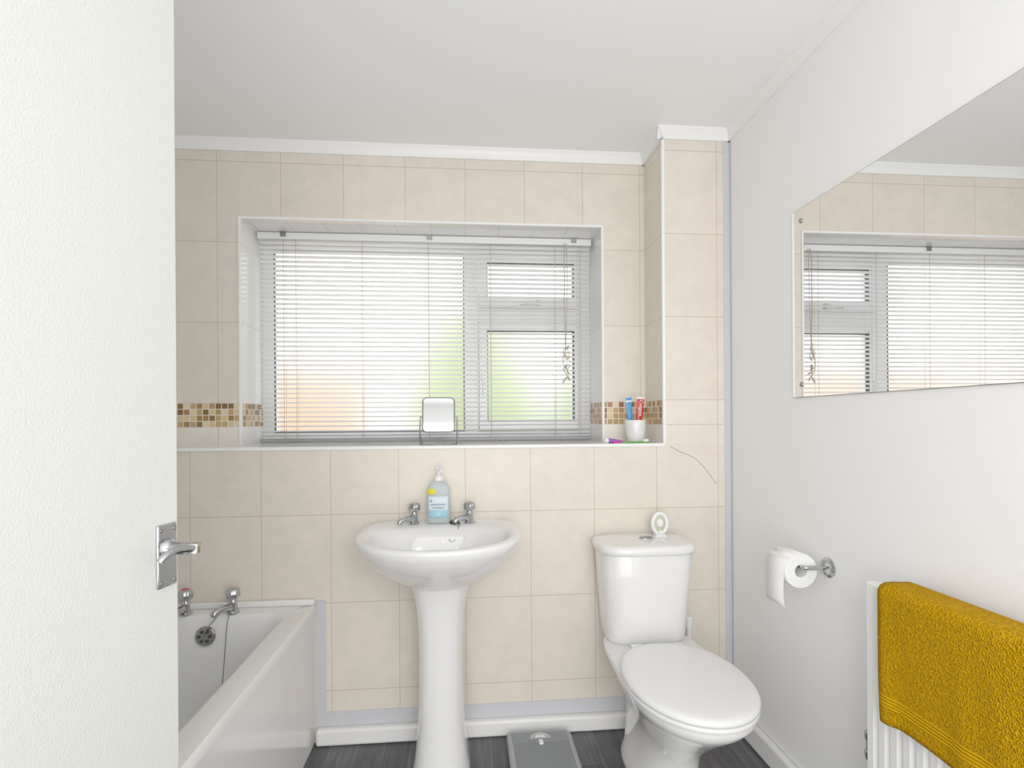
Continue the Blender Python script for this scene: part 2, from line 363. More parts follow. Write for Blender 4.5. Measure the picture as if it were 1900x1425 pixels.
# ------------------------------------------------------------ window
win=root('window_1',(-.165,2.52,ZL),'white plastic window with frosted panes','window','structure')
f=M(); x0,x1,z0,z1=-.923,.594,ZL,2.045; ya,yb=2.50,2.56
f.box(x0,x1,ya,yb,z0,1.155); f.box(x0,x1,ya,yb,1.985,z1); f.box(x0,-.868,ya,yb,1.155,1.985); f.box(.53,x1,ya,yb,1.155,1.985)
f.box(-.0075,.06,ya,yb,1.155,1.985); f.box(.06,.53,ya,yb,1.665,1.735)
f.make('frame',m_upvc,win,bevel=.004)
for nm,(a,b,c,d) in {'vent_sash':(.062,.528,1.737,1.983),'casement_sash':(.062,.528,1.157,1.663)}.items():
    s=M(); t=.042
    s.box(a,b,ya-.018,yb-.005,c,c+t); s.box(a,b,ya-.018,yb-.005,d-t+.008,d); s.box(a,a+t-.004,ya-.018,yb-.005,c+t,d-t+.008); s.box(b-.014,b,ya-.018,yb-.005,c+t,d-t+.008)
    so=s.make(nm,m_upvc,win,bevel=.003)
    g=M(); q=.006; A,B,C,D=a+t-.004,b-.014,c+t,d-t+.008
    g.box(A,B,ya-.012,ya+.01,C,C+q*.6); g.box(A,B,ya-.012,ya+.01,D-q,D); g.box(A,A+q*.6,ya-.012,ya+.01,C,D); g.box(B-q,B,ya-.012,ya+.01,C,D)
    g.make('gasket',m_gask,so,smooth=False,label='dark rubber gasket')
    M().box(A,B,ya+.012,ya+.017,C,D).make('glass_pane',m_glass,so,smooth=False,label='frosted glass pane')
g=M(); q=.004
g.box(-.868,-.0075,ya-.001,ya+.01,1.155,1.155+q); g.box(-.868,-.0075,ya-.001,ya+.01,1.985-q,1.985); g.box(-.868,-.864,ya-.001,ya+.01,1.155,1.985); g.box(-.0115,-.0075,ya-.001,ya+.01,1.155,1.985)
g.make('gasket',m_gask,win,smooth=False,label='dark rubber gasket')
M().box(-.864,-.0115,ya+.012,ya+.017,1.159,1.981).make('glass_pane',m_glass,win,smooth=False,label='frosted glass pane')
h=M(); h.lathe([(.001,0),(.014,0),(.013,.012),(.001,.013)],(.34,2.482,1.757),(0,-1,0),20)
h.tube([(.34,2.475,1.757),(.34,2.464,1.757),(.33,2.462,1.757),(.29,2.462,1.752),(.255,2.464,1.748)],.005,8,sm=4)
h.make('window_handle',m_brass,win)
h=M(); h.lathe([(.001,0),(.014,0),(.013,.012),(.001,.013)],(.082,2.482,1.41),(0,-1,0),20)
h.tube([(.082,2.475,1.41),(.082,2.464,1.41),(.082,2.462,1.395),(.082,2.462,1.345),(.082,2.464,1.32)],.005,8,sm=4)
h.make('window_handle',m_upvc,win)
# ------------------------------------------------------------ blind
bl=root('venetian_blind',(-.165,2.44,ZL),'white slatted venetian blind lowered in the window recess','blind')
bx0,bx1=-.912,.583; yb0=2.437
M().box(bx0,bx1,yb0-.016,yb0+.014,2.012,2.042).make('headrail',m_upvc,bl,bevel=.003)
sl=M(); ns=42; zt,zb=2.000,1.142
tau=math.radians(14)
for i in range(ns):
    z=zt+(zb-zt)*i/(ns-1)
    top=[];bot=[]
    for k in range(6):
        u=(k/5-.5)*.025; cam=.0022*(1-(2*k/5-1)**2)
        y=u*math.cos(tau)+cam*math.sin(tau); zz=-u*math.sin(tau)+cam*math.cos(tau)
        top.append((y,zz)); bot.append((y,zz-.0005))
    pr=top+bot[::-1]
    sl.loft([[Vector((x,yb0+y,z+zz)) for y,zz in pr] for x in (bx0+.004,bx1-.004)])
m_slat=mat('white_slat_enamel',(.95,.955,.96),.35,bump=.01)
sl.make('slats',m_slat,bl,ang=50)
M().box(bx0+.004,bx1-.004,yb0-.013,yb0+.013,1.114,1.130).make('bottom_rail',m_scal2,bl,bevel=.003)
for x in (-.80,-.747,-.46,-.166,.115,.413,.53):
    for yy in (-.0145,.0145):
        M().tube([(x,yb0+yy,2.015),(x,yb0+yy,1.125)],.0010,6).make('ladder_cord',m_cord,bl)
c=M(); pts=[(.455,yb0-.018,2.02)]
for i in range(1,9): pts.append((.455+random.uniform(-.002,.002),yb0-.026,2.02-i*.055))
random.seed(9)
for i in range(34): pts.append((.458+random.uniform(-.017,.017),yb0-.03+random.uniform(-.008,.006),1.55-.0048*i+random.uniform(-.028,.028)))
c.tube(pts,.0022,6,sm=5)
c.make('pull_cord',m_cord,bl,label='tangled beige pull cord')
M().tube([(.466,yb0-.018,2.02),(.467,yb0-.026,1.9),(.464,yb0-.026,1.7),(.458,yb0-.026,1.54)],.0015,6,sm=4).make('pull_cord',m_cord,bl)
for x in (-.76,-.46,-.12,.11,.41):
    M().tube([(x-.02,yb0-.014,1.120),(x-.005,yb0-.022,1.112),(x+.02,yb0-.03,1.1105),(x+.035,yb0-.02,1.113),(x+.02,yb0-.016,1.12)],.0013,6,sm=4).make('cord_end',m_cord,bl)
for x in (-.80,-.16,.50): M().box(x-.012,x+.012,yb0-.022,yb0-.012,2.022,2.0445).make('bracket',m_chr2,bl,bevel=.001)

# ------------------------------------------------------------ outside
o=M().box(-3.2,-.80,4.5,4.72,-.02,1.70).make('garden_wall',m_brick,smooth=False,label='orange brick garden wall outside the window',cat='wall')
def bush(name,c,r,lab):
    bm=bmesh.new(); bmesh.ops.create_icosphere(bm,subdivisions=4,radius=1)
    b=M(); vs=[]
    for v in bm.verts:
        d=1+.18*noise.noise(v.co*3)+.08*noise.noise(v.co*9); vs.append(Vector((c[0]+v.co.x*r[0]*d,c[1]+v.co.y*r[1]*d,max(-.02,c[2]+v.co.z*r[2]*d))))
    b.add(vs,[[q.index for q in f_.verts] for f_ in bm.faces]); bm.free()
    return b.make(name,m_hedge,label=lab,cat='bush')
bush('garden_bush',(.04,4.75,1.0),(.58,.5,1.25),'leafy green garden shrub beyond the frosted glass')
bush('garden_bush',(1.33,4.9,.9),(.6,.5,.95),'low green garden shrub beyond the frosted glass')
struct(M().box(-4,4,2.67,7,-.1,-.02).make('ground',m_ground,smooth=False),'pale paved ground outside','ground')

# ------------------------------------------------------------ door
e1=Vector((-.2235,-.9744,0)).normalized(); n1=Vector((.9744,-.2235,0)).normalized(); E=Vector((-.4605,.893,0))
DM=Matrix(((e1.x,n1.x,0,E.x),(e1.y,n1.y,0,E.y),(0,0,1,0),(0,0,0,1)))
dr=M().box(0,.73,-.038,0,.006,1.985,mx=DM).make('door_1',m_door,bevel=.003); struct(dr,'open flush door in off-white gloss paint','door')
hr=M(); hr.box(.008,.046,0,.005,.954,1.051,mx=DM)
hp=hr.make('door_handle',m_chr,dr,bevel=.003,label='chrome scroll lever handle on backplate')
lv=M()
lv.lathe([(.0005,.004),(.015,.004),(.014,.010),(.010,.014),(.009,.030),(.010,.038),(.0005,.040)],(.028,0,1.014),(0,1,0),24,mx=DM)
lv.tube([(.028,.026,1.014),(.026,.040,1.015),(.032,.048,1.016),(.050,.049,1.019),(.066,.047,1.019),(.080,.045,1.014),(.086,.043,1.008)],lambda t:.0075-.0025*t,12,sm=5,mx=DM)
lv.lathe([(.0005,-.007),(.009,-.007),(.0095,0),(.009,.007),(.0005,.007)],(.022,.047,1.014),(0,0,1),20,mx=DM)
lv.make('lever',m_chr,hp)
for x in (.014,.040):
    for z in (.962,1.042): M().lathe([(.0005,.005),(.0035,.005),(.003,.0065),(.0005,.007)],(x,0,z),(0,1,0),12,mx=DM).make('screw',m_chr2,hp)

# ------------------------------------------------------------ tap builder
def tap(parent,base,d,k=1.0,headmat=None,lab='chrome pillar tap'):
    x,y,z=base; d=Vector((d[0],d[1],0)).normalized()
    t=M()
    t.lathe([(.0005,0),(.021*k,0),(.021*k,.004*k),(.014*k,.009*k),(.013*k,.030*k),(.014*k,.036*k),(.010*k,.042*k),(.0095*k,.052*k),(.0005,.053*k)],base,n=28)
    b=Vector(base)
    t.tube([b+Vector((0,0,.018*k)),b+d*.018*k+Vector((0,0,.021*k)),b+d*.045*k+Vector((0,0,.021*k)),b+d*.062*k+Vector((0,0,.016*k)),b+d*.066*k+Vector((0,0,.006*k))],lambda u:(.012-.002*u)*k,14,sm=5)
    o=t.make('tap',m_chr,parent,label=lab)
    hd=M().lathe([(.0005,.046*k),(.012*k,.046*k),(.021*k,.052*k),(.0235*k,.062*k),(.021*k,.076*k),(.013*k,.082*k),(.0005,.083*k)],base,n=32,flute=.10)
    hd.make('tap_head',headmat or m_chr,o)
    return o
# ------------------------------------------------------------ basin
CX=-.092; RZ=.826
ba=root('basin',(CX,1.85,0),'white ceramic pedestal basin with chrome taps','washbasin')
R=[]
def er(a,bf,bb,z,cy=1.82,nb=5,nf=2.1): R.append(egg(CX,cy,a,bf,bb,z,nf,nb,72))
er(.088,.085,.10,RZ-.176,1.84,3); er(.10,.10,.12,RZ-.172,1.84,3); er(.15,.145,.17,RZ-.150,1.84,4); er(.205,.195,.20,RZ-.115,1.83,4)
er(.245,.238,.222,RZ-.075,1.825,5); er(.270,.264,.228,RZ-.035); er(.279,.274,.2295,RZ-.014); er(.278,.274,.2295,RZ-.004); er(.272,.268,.2285,RZ+.001)
er(.258,.252,.215,RZ+.0015); er(.245,.238,.115,RZ-.003,nb=2.6); er(.236,.229,.098,RZ-.012,nb=2.6); er(.222,.212,.088,RZ-.035,nb=2.5); er(.190,.178,.078,RZ-.080,nb=2.4); er(.130,.120,.068,RZ-.120,nb=2.2); er(.060,.055,.04,RZ-.138,nb=2); er(.022,.022,.022,RZ-.142,nb=2)
M().loft(R).make('bowl',m_cer,ba,ang=60)
pr=[]
for z,a,bf in ((0,.098,.115),(.02,.098,.115),(.06,.090,.105),(.16,.081,.095),(.28,.076,.088),(.40,.075,.086),(.50,.078,.088),(.57,.084,.092),(.62,.094,.10),(.655,.103,.108)):
    pr.append(egg(CX,1.865,a,bf,.14,z,2.4,5,56))
M().loft(pr).make('pedestal',m_cer,ba,ang=60)
tap(ba,(-.194,1.985,RZ),(-.75,-.6),.95); tap(ba,(.010,1.985,RZ),(-.8,-.5),.95)
M().lathe([(.0005,0),(.0165,0),(.0165,.003),(.011,.004),(.010,.001),(.0005,.001)],(CX+.006,1.913,RZ-.040),(0,-1,.45),24).make('overflow',m_chr2,ba,label='chrome overflow ring')
M().lathe([(.0005,0),(.022,0),(.021,.003),(.014,.003),(.013,0.001),(.0005,.001)],(CX,1.82,RZ-.142),(0,0,1),24).make('waste',m_chr,ba,label='chrome waste ring')
pl=M(); pl.lathe([(.0005,0),(.019,0),(.017,.008),(.006,.012),(.0005,.012)],(-.045,1.975,RZ+.001),n=20)
pl.make('plug',m_dark,ba,label='black rubber plug')
M().tube([(-.045,1.975,RZ+.012),(-.025,1.945,RZ+.006),(-.03,1.925,RZ-.002),(-.035,1.912,RZ-.030),(-.045,1.905,RZ-.048),(-.058,1.905,RZ-.052),(-.062,1.905,RZ-.042)],.0018,6,sm=6).make('plug_chain',m_chr2,ba)

# ------------------------------------------------------------ soap bottle
sx,sy,sz=-.104,1.992,RZ+.002
sb=root('soap_bottle',(sx,sy,sz),'clear pale blue handwash pump bottle on the basin','soap bottle')
def bt(a,b,z,n=2.8,N=48): return egg(sx,sy,a,b,b,sz+z,n,n,N)
M().loft([bt(.040,.024,0),bt(.0445,.027,.004),bt(.0455,.028,.03),bt(.044,.027,.06),bt(.0425,.026,.085),bt(.043,.026,.11),bt(.040,.025,.130),bt(.030,.022,.145),bt(.016,.016,.152,2),bt(.0145,.0145,.158,2)]).make('bottle',m_bot,sb,ang=60)
p=M(); p.lathe([(.0005,.156),(.0165,.156),(.0165,.170),(.012,.174),(.005,.176),(.005,.192),(.010,.194),(.012,.199),(.010,.206),(.0005,.207)],(sx,sy,sz),n=24)
p.tube([(sx,sy,sz+.200),(sx+.006,sy-.02,sz+.200),(sx+.010,sy-.036,sz+.195),(sx+.011,sy-.040,sz+.188)],.0045,10,sm=4)
p.make('pump',m_wpl,sb,label='white pump top')
def lab(name,z0,z1,m,half=.6,off=.0008,ang0=0):
    rr=[]
    for i in range(6):
        z=z0+(z1-z0)*i/5
        ring=bt(.0450+off,.0272+off,z,2.8,96)
        sel=[ring[j] for j in range(72-int(24*half)+ang0,72+int(24*half)+1+ang0)]
        rr.append(sel)
    return M().loft(rr,cap0=False,cap1=False,closed=False).make(name,m,sb,recalc=False,solid=.0004)
lab('front_label',.022,.100,m_labw,.5)
lab('label_band',.022,.050,m_lab,.48,.0014)
lab('yellow_sticker',.108,.128,m_yel,.26,.0006,-8)
fy=sy-.0292
text('+',.022,(sx-.026,fy-.0005,sz+.083),(1,0,0),(0,0,1),m_navy,'label_cross',sb)
text('HANDWASH',.0095,(sx,fy-.0005,sz+.070),(1,0,0),(0,0,1),m_navy,'label_text',sb)
text('VITAMIN E',.0095,(sx,fy-.0005,sz+.058),(1,0,0),(0,0,1),m_navy,'label_text',sb)
text('V',.03,(sx,fy-.001,sz+.036),(1,0,0),(0,0,1),m_labw,'label_mark',sb)

# ------------------------------------------------------------ toilet
TX=.655
to=root('toilet',(TX,1.7,0),'white close-coupled toilet with closed lid','toilet')
def cis(hw,yf,z,bow=.018,dx=0):
    pts=[]; N=24
    for j in range(N+1):
        t=math.pi*j/N; c=math.cos(t); s_=math.sin(t); n=5
        pts.append(Vector((TX+dx-hw*math.copysign(abs(c)**(2/n),c), 1.95-(1.95-yf)*abs(s_)**(2/n)-bow*(1-c*c)*s_, z)))
    for j in range(N+1):
        t=math.pi*j/N; c=math.cos(t); s_=math.sin(t); n=5
        pts.append(Vector((TX+dx+hw*math.copysign(abs(c)**(2/n),c), 1.95+.085*abs(s_)**(2/n), z)))
    return pts
M().loft([cis(.128,1.890,.393),cis(.142,1.874,.397),cis(.147,1.867,.41),cis(.151,1.862,.46),cis(.160,1.852,.58),cis(.169,1.843,.715),cis(.167,1.846,.722)]).make('cistern',m_cer,to,ang=60)
M().loft([cis(.170,1.842,.722),cis(.178,1.833,.726),cis(.180,1.831,.735),cis(.179,1.832,.748),cis(.173,1.839,.756),cis(.163,1.85,.7585),cis(.10,1.90,.760)]).make('cistern_lid',m_cer,to,ang=60)
M().lathe([(.0005,0),(.026,0),(.026,.003),(.023,.005),(.0005,.005)],(TX+.015,1.945,.7595),(0,0,1),32,sy=.7).make('flush_button',m_chr2,to,label='oval chrome flush button')
P=[]
def pe(a,cy,bf,bb,z,nf=2.2,nb=3): P.append(egg(TX,cy,a,bf,bb,z,nf,nb,64))
pe(.112,1.74,.20,.20,0,2.6,4); pe(.112,1.74,.20,.20,.02,2.6,4); pe(.098,1.74,.185,.20,.05,2.5,4); pe(.086,1.74,.175,.21,.12,2.3,4); pe(.090,1.72,.185,.23,.19,2.2,4)
pe(.112,1.69,.22,.27,.25); pe(.140,1.65,.255,.34,.31,2.2,4); pe(.162,1.60,.265,.39,.355,2.2,4); pe(.174,1.57,.262,.42,.385,2.2,5); pe(.172,1.57,.260,.42,.398,2.2,5)
M().loft(P).make('pan',m_cer,to,ang=60)
def seat(k,z,dy=0): return egg(TX,1.545+dy,.184*k,.245*k,.245*k,z,2.05,2.3,72)
M().loft([seat(.97,.398),seat(.995,.402),seat(.995,.411),seat(.98,.414)]).make('seat',m_seat,to,ang=60)
L=[seat(.975,.415),seat(1.0,.418),seat(1.004,.424),seat(.995,.430),seat(.97,.4345),seat(.92,.437),seat(.8,.4395),seat(.5,.441),seat(.2,.4415)]
M().loft(L).make('seat_lid',m_seat,to,ang=60)
for x in (TX-.07,TX+.07): M().tube([(x-.02,1.80,.412),(x+.02,1.80,.412)],.013,14).make('hinge',m_seat,to)
M().lathe([(.0005,0),(.016,0),(.0155,.010),(.010,.016),(.0005,.017)],(TX-.125,1.66,.0),n=20).make('bolt_cap',m_wpl,to)
pp=M().tube([(.86,2.006,.0),(.86,2.006,.30),(.86,2.006,.40)],.009,14)
pp.lathe([(.0005,.395),(.014,.395),(.014,.43),(.009,.435),(.0005,.435)],(.86,2.006,0),n=16)
pp.make('water_pipe',m_wpl,label='white plastic pipe rising beside the toilet',cat='pipe')

# air freshener
ax_,ay,az=.735,1.975,.7605
af=root('air_freshener',(ax_,ay,az),'white oval air freshener standing on the cistern','air freshener')
a=M(); N=40
ringpts=[(ax_+.028*math.cos(2*math.pi*i/N),ay,az+.047+.038*math.sin(2*math.pi*i/N)) for i in range(N+1)]
a.tube(ringpts,.0075,10); a.box(ax_-.02,ax_+.02,ay-.014,ay+.014,0+az-.001,az+.006)
a.make('case',m_wpl,af,ang=60)
a=M(); prs=[]
for r_,h_ in ((.001,.004),(.8,.004),(.95,.0),(.95,-.004),(.001,-.004)):
    prs.append([Vector((ax_+.026*r_*math.cos(2*math.pi*j/32),ay-h_,az+.047+.036*r_*math.sin(2*math.pi*j/32))) for j in range(32)])
a.loft(prs); a.make('backing',m_gel,af,ang=50)
a=M(); prs=[]
for r_,h_ in ((.001,.010),(.8,.009),(1,.004)):
    prs.append([Vector((ax_+.013*r_*math.cos(2*math.pi*j/32),ay-h_,az+.050+.017*r_*math.sin(2*math.pi*j/32))) for j in range(32)])
a.loft(prs); a.make('dial',m_wpl,af,ang=50)
M().tube([(ax_,ay-.008,az+.012),(ax_,ay-.008,az+.024)],.006,10).make('tab',m_wpl,af)

# ------------------------------------------------------------ bath
BX0,BX1,BY0,BY1,BZ=-1.262,-.565,.60,2.046,.522
bt_=root('bathtub',(-.915,1.3,0),'white acrylic bath with panel and chrome taps','bathtub')
r=[]
def br_(i0,i1,j0,j1,rad,z): r.append(rrect(BX0+i0,BX1-i1,BY0+j0,BY1-j1,rad,z,10))
br_(0,0,0,0,.012,BZ-.032); br_(0,0,0,0,.012,BZ-.006); br_(.004,.004,.004,.003,.014,BZ)
br_(.055,.068,.07,.070,.07,BZ); br_(.064,.078,.08,.080,.075,BZ-.004); br_(.070,.086,.088,.088,.08,BZ-.018)
br_(.085,.105,.12,.100,.09,BZ-.12); br_(.115,.140,.2,.130,.10,BZ-.30); br_(.14,.165,.26,.165,.10,BZ-.365); br_(.19,.215,.33,.22,.08,BZ-.385)
tub=M().loft(r,cap0=False)
tub.make('tub',m_acr,bt_,ang=50,recalc=False)
M().box(BX1-.026,BX1-.008,BY0+.002,BY1-.002,0,BZ-.030).make('bath_panel',m_acr,bt_,bevel=.002)
up=M().box(BX0+.002,BX1-.002,BY1-.020,BY1,BZ,BZ+.022); up.make('upstand',m_acr,bt_,bevel=.006)
tap(bt_,(-.838,1.985,BZ),(-.55,-.8),1.08); 
hb=tap(bt_,(-1.0,1.985,BZ),(-.3,-.9),1.08)
M().lathe([(.0005,.0885),(.012,.0885),(.011,.091),(.0005,.091)],(-1.0,1.985,BZ),n=20).make('tap_cap',m_red,hb,label='red hot-tap cap')
of=M(); oc=Vector((-.915,BY1-.098,BZ-.066)); od=Vector((0,-1,.12))
of.lathe([(.0005,0),(.034,0),(.034,.005),(.030,.009),(.0005,.011)],oc,od,32)
ofo=of.make('overflow',m_chr2,bt_,label='chrome overflow cover with holes')
A1=Vector((1,0,0)); A2=od.normalized().cross(A1)
for i in range(6):
    c=oc+A1*(.018*math.cos(i*math.pi/3))+A2*(.018*math.sin(i*math.pi/3)); M().lathe([(.0005,.0095),(.0055,.0095),(.0055,.0118),(.0005,.0118)],c,od,12).make('hole',m_dark,ofo)
M().tube([(-.862,1.965,BZ+.018),(-.88,1.95,BZ-.005),(-.90,1.94,BZ-.03),(-.913,1.935,BZ-.058)],.0017,6,sm=4).make('plug_chain',m_chr2,bt_)
M().tube([(-.838,1.963,BZ+.012),(-.84,1.94,BZ-.03),(-.842,1.928,BZ-.12),(-.845,1.905,BZ-.25),(-.85,1.87,BZ-.34)],.0017,6,sm=4).make('plug_chain',m_chr2,bt_)

# ------------------------------------------------------------ wall mirror
MY0,MY1,MZ0,MZ1=.72,1.633,1.2735,1.869
wm=root('wall_mirror',(XR-.004,1.18,MZ0),'frameless rectangular mirror screwed to the white wall','mirror')
M().box(XR-.005,XR-.0005,MY0,MY1,MZ0,MZ1).make('edge',m_edge,wm,smooth=False,label='dark polished glass edge')
M().box(XR-.0062,XR-.005,MY0+.001,MY1-.0015,MZ0+.001,MZ1-.0015).make('glass',m_mir,wm,smooth=False)
for y in (MY0+.045,MY1-.045):
    for z in (MZ0+.04,MZ1-.04): M().lathe([(.0005,0),(.008,0),(.0075,.003),(.004,.005),(.0005,.0055)],(XR-.006,y,z),(-1,0,0),18).make('screw_cap',m_chr2,wm)

# ------------------------------------------------------------ toilet roll + holder
th=root('toilet_roll_holder',(XR,1.475,.764),'chrome toilet roll holder on the white wall','toilet roll holder')
a=M(); hz=.768
a.lathe([(.0005,0),(.029,0),(.029,.004),(.022,.008),(.021,.012),(.012,.015),(.0085,.016),(.0005,.017)],(XR,1.475,hz),(-1,0,0),32)
a.make('rosette',m_chr,th)
rc=.983
a=M().tube([(XR-.014,1.475,hz),(XR-.05,1.475,hz),(rc+.010,1.475,hz),(rc+.002,1.480,hz),(rc,1.49,hz),(rc,1.54,hz),(rc,1.605,hz)],.0065,14,sm=5)
a.lathe([(.0005,0),(.009,0),(.009,.006),(.0005,.008)],(rc,1.602,hz),(0,1,0),16)
a.make('arm',m_chr,th)
tr=root('toilet_roll',(rc,1.54,hz-.05),'white toilet paper roll with hanging sheet','toilet roll')
zr=hz-.0125
a=M(); N=40; pr=[(.019,1.490),(.050,1.490),(.0515,1.493),(.0515,1.587),(.050,1.590),(.019,1.590)]
rings=[[Vector((rc+r_*math.cos(2*math.pi*j/N),y,zr+r_*math.sin(2*math.pi*j/N))) for j in range(N)] for r_,y in pr+[pr[0]]]
a.loft(rings,cap0=False,cap1=False).make('roll',m_paper,tr,ang=50)
a=M(); path=[]
for t in (60,90,120,150,170,180): path.append((rc+.0525*math.cos(math.radians(t)),zr+.0525*math.sin(math.radians(t))))
path+=[(rc-.053,zr-.03),(rc-.054,zr-.06),(rc-.052,zr-.09),(rc-.049,zr-.108)]
a.loft([[Vector((x,1.4925,z)) for x,z in path],[Vector((x-.0005,1.54,z)) for x,z in path],[Vector((x,1.5875,z)) for x,z in path]],cap0=False,cap1=False,closed=False)
a.make('loose_sheet',m_paper,tr,recalc=False,solid=.0006,ang=60)

# ------------------------------------------------------------ radiator
RY0,RY1,RZ0,RZ1=.30,1.205,.16,.813
ra=root('radiator',(1.0,.75,RZ0),'white panel radiator mounted on the wall','radiator')
a=M(); fx=.962; ny=26
N=ny*6
rings=[]
for j in range(N+1):
    y=RY1-(RY1-RY0)*j/N; ph=(j%6); d=0.0 if ph<4 else .007
    if j<4 or j>N-4: d=0
    rings.append([Vector((fx+0,y,RZ0)),Vector((fx+d*0,y,RZ0+.03)),Vector((fx+d,y,RZ0+.045)),Vector((fx+d,y,RZ1-.045)),Vector((fx,y,RZ1-.03)),Vector((fx,y,RZ1-.004)),Vector((fx+.004,y,RZ1)),Vector((fx+.022,y,RZ1)),Vector((fx+.022,y,RZ0))])
a.loft(rings).make('front_panel',m_rad,ra,ang=30)
M().box(1.012,1.030,RY0,RY1,RZ0,RZ1-.002).make('rear_panel',m_rad,ra,bevel=.004)
M().box(fx+.001,1.030,RY1-.001,RY1+.003,RZ0+.01,RZ1-.006).make('side_cover',m_rad,ra,bevel=.001); M().box(fx+.001,1.030,RY0-.003,RY0+.001,RZ0+.01,RZ1-.006).make('side_cover',m_rad,ra,bevel=.001)
a=M()
a.box(fx+.018,1.014,RY0+.01,RY1-.01,RZ1-.006,RZ1-.001)
a.make('top_grille',m_rad,ra,smooth=False)
for y in (RY0+.15,RY1-.15):
    for z in (RZ0+.05,RZ1-.15): M().box(1.028,XR,y-.02,y+.02,z,z+.07).make('wall_bracket',m_rad,ra,bevel=.002)
a=M(); vy=RY1+.022
a.tube([(.99,RY1,.40),(.99,vy,.40)],.010,14); a.tube([(.99,vy,.0),(.99,vy,.38)],.0075,12); a.lathe([(.0005,.365),(.013,.365),(.015,.372),(.015,.385),(.012,.388),(.012,.412),(.015,.415),(.015,.432),(.010,.437),(.0005,.437)],(.99,vy,0),n=8)
a.make('valve',m_chr2,ra,label='dull chrome radiator valve')

# ------------------------------------------------------------ towel
a=M(); ys=40; rows=[]
prof=[(.947,.520)]
for i in range(1,24): prof.append((.947,.520+(RZ1-.002-.520)*i/23))
prof+=[(.950,.820),(.958,.824),(.975,.825),(.995,.824),(1.020,.823),(1.033,.819),(1.037,.808),(1.038,.78),(1.038,.72)]
for j in range(ys+1):
    t=j/ys; y=1.146-.62*t; row=[]
    for i,(x,z) in enumerate(prof):
        k=max(0,1-i/24)
        yy=y
        if j<4: yy+=-.014*k*(1-j/4)
        wv=.006*k*math.sin(t*17+1)+.004*k*math.sin(t*41+i*.1)
        zz=z+ (.006*math.sin(t*9)*k if i<4 else 0)
        row.append(Vector((x-.002-max(0,wv)*1.2 if i<24 else x,yy,zz)))
    rows.append(row)
a.loft(rows,cap0=False,cap1=False,closed=False)
tw=a.make('towel',m_towel,recalc=False,solid=.009,ang=70,label='mustard yellow terry towel draped over the radiator',cat='towel')

# ------------------------------------------------------------ scales
ss=root('bathroom_scales',(.262,1.85,0),'grey mechanical bathroom scales on the floor','bathroom scales')
sx0,sx1,sy0,sy1=.142,.382,1.725,1.980
M().loft([rrect(sx0+.006,sx1-.006,sy0+.006,sy1-.006,.02,.0),rrect(sx0,sx1,sy0,sy1,.024,.012),rrect(sx0,sx1,sy0,sy1,.024,.034),rrect(sx0+.004,sx1-.004,sy0+.004,sy1-.004,.022,.040),rrect(sx0+.010,sx1-.010,sy0+.010,sy1-.010,.018,.0415)]).make('body',m_scal2,ss,ang=45)
a=M()
prf=[]; x=sx0+.018; k=0
while x<sx1-.018:
    prf.append((x,.0435 if k%2 else .0418)); prf.append((x+.003,.0435 if k%2 else .0418)); x+=.003; k+=1
top=prf; bot=[(x,.041) for x,z in prf][::-1]
a.loft([[Vector((x,y,z)) for x,z in top+bot] for y in (sy0+.014,sy1-.075)])
a.make('ribbed_mat',m_scale,ss,smooth=False)
a=M()
a.box(sx0+.016,sx1-.016,sy1-.072,sy1-.014,.041,.0425); a.make('mat_top',m_scale,ss,bevel=.001)
a=M(); N=24; dc=Vector((.262,1.932,.0))
def half(r_,z): return [Vector((dc.x+r_*math.cos(math.pi*j/N),dc.y+.85*r_*math.sin(math.pi*j/N)-.008,z)) for j in range(N+1)]
a.loft([half(.040,.0425),half(.040,.046),half(.036,.047)]).make('dial_surround',m_scal2,ss,ang=45)
a=M().loft([half(.033,.0468),half(.033,.0474)]); a.make('dial',m_wpl,ss,ang=45)
a=M()
for i in range(13):
    t=math.pi*(i+.5)/13; c=Vector((dc.x,dc.y-.008,0)); p0=c+Vector((math.cos(t)*.020,.85*math.sin(t)*.020,.0476)); p1=c+Vector((math.cos(t)*.031,.85*math.sin(t)*.031,.0476)); a.tube([p0,p1],.0009,4)
a.tube([(dc.x,dc.y-.007,.0478),(dc.x,dc.y+.012,.0478)],.0008,4,mi=1)
a.make('dial_marks',[m_dark,m_red],ss)
M().box(dc.x-.007,dc.x+.007,dc.y-.045,dc.y-.02,.0425,.048).make('adjuster_label',m_wpl,ss,bevel=.001)

# ------------------------------------------------------------ table mirror on ledge
vm_=root('table_mirror',(-.11,2.18,ZL),'small square chrome-framed mirror on wire stand on the ledge','mirror')
vx0,vx1=-.176,-.046; vy0=2.165
tl=math.radians(9)
TM=Matrix.Translation((0,vy0,ZL+.125))@Matrix.Rotation(-tl,4,'X')
def vr(ins,y,rad): 
    return [Vector((p.x,y,p.y)) for p in rrect(vx0+ins,vx1-ins,-.075+ins,.068-ins,rad,0,8)]
fpts=vr(.002,0,.016); fpts.append(fpts[0])
M().loft([vr(.002,.001,.016),vr(.002,.005,.016)],mx=TM).make('backing',m_upvc,vm_,ang=40)
M().tube(fpts,.0035,8,mx=TM).make('frame',m_frame,vm_,ang=60)
M().loft([vr(.004,-.002,.014),vr(.004,.001,.014)],mx=TM).make('glass',m_mir2,vm_,ang=40)
a=M(); pz=ZL+.112
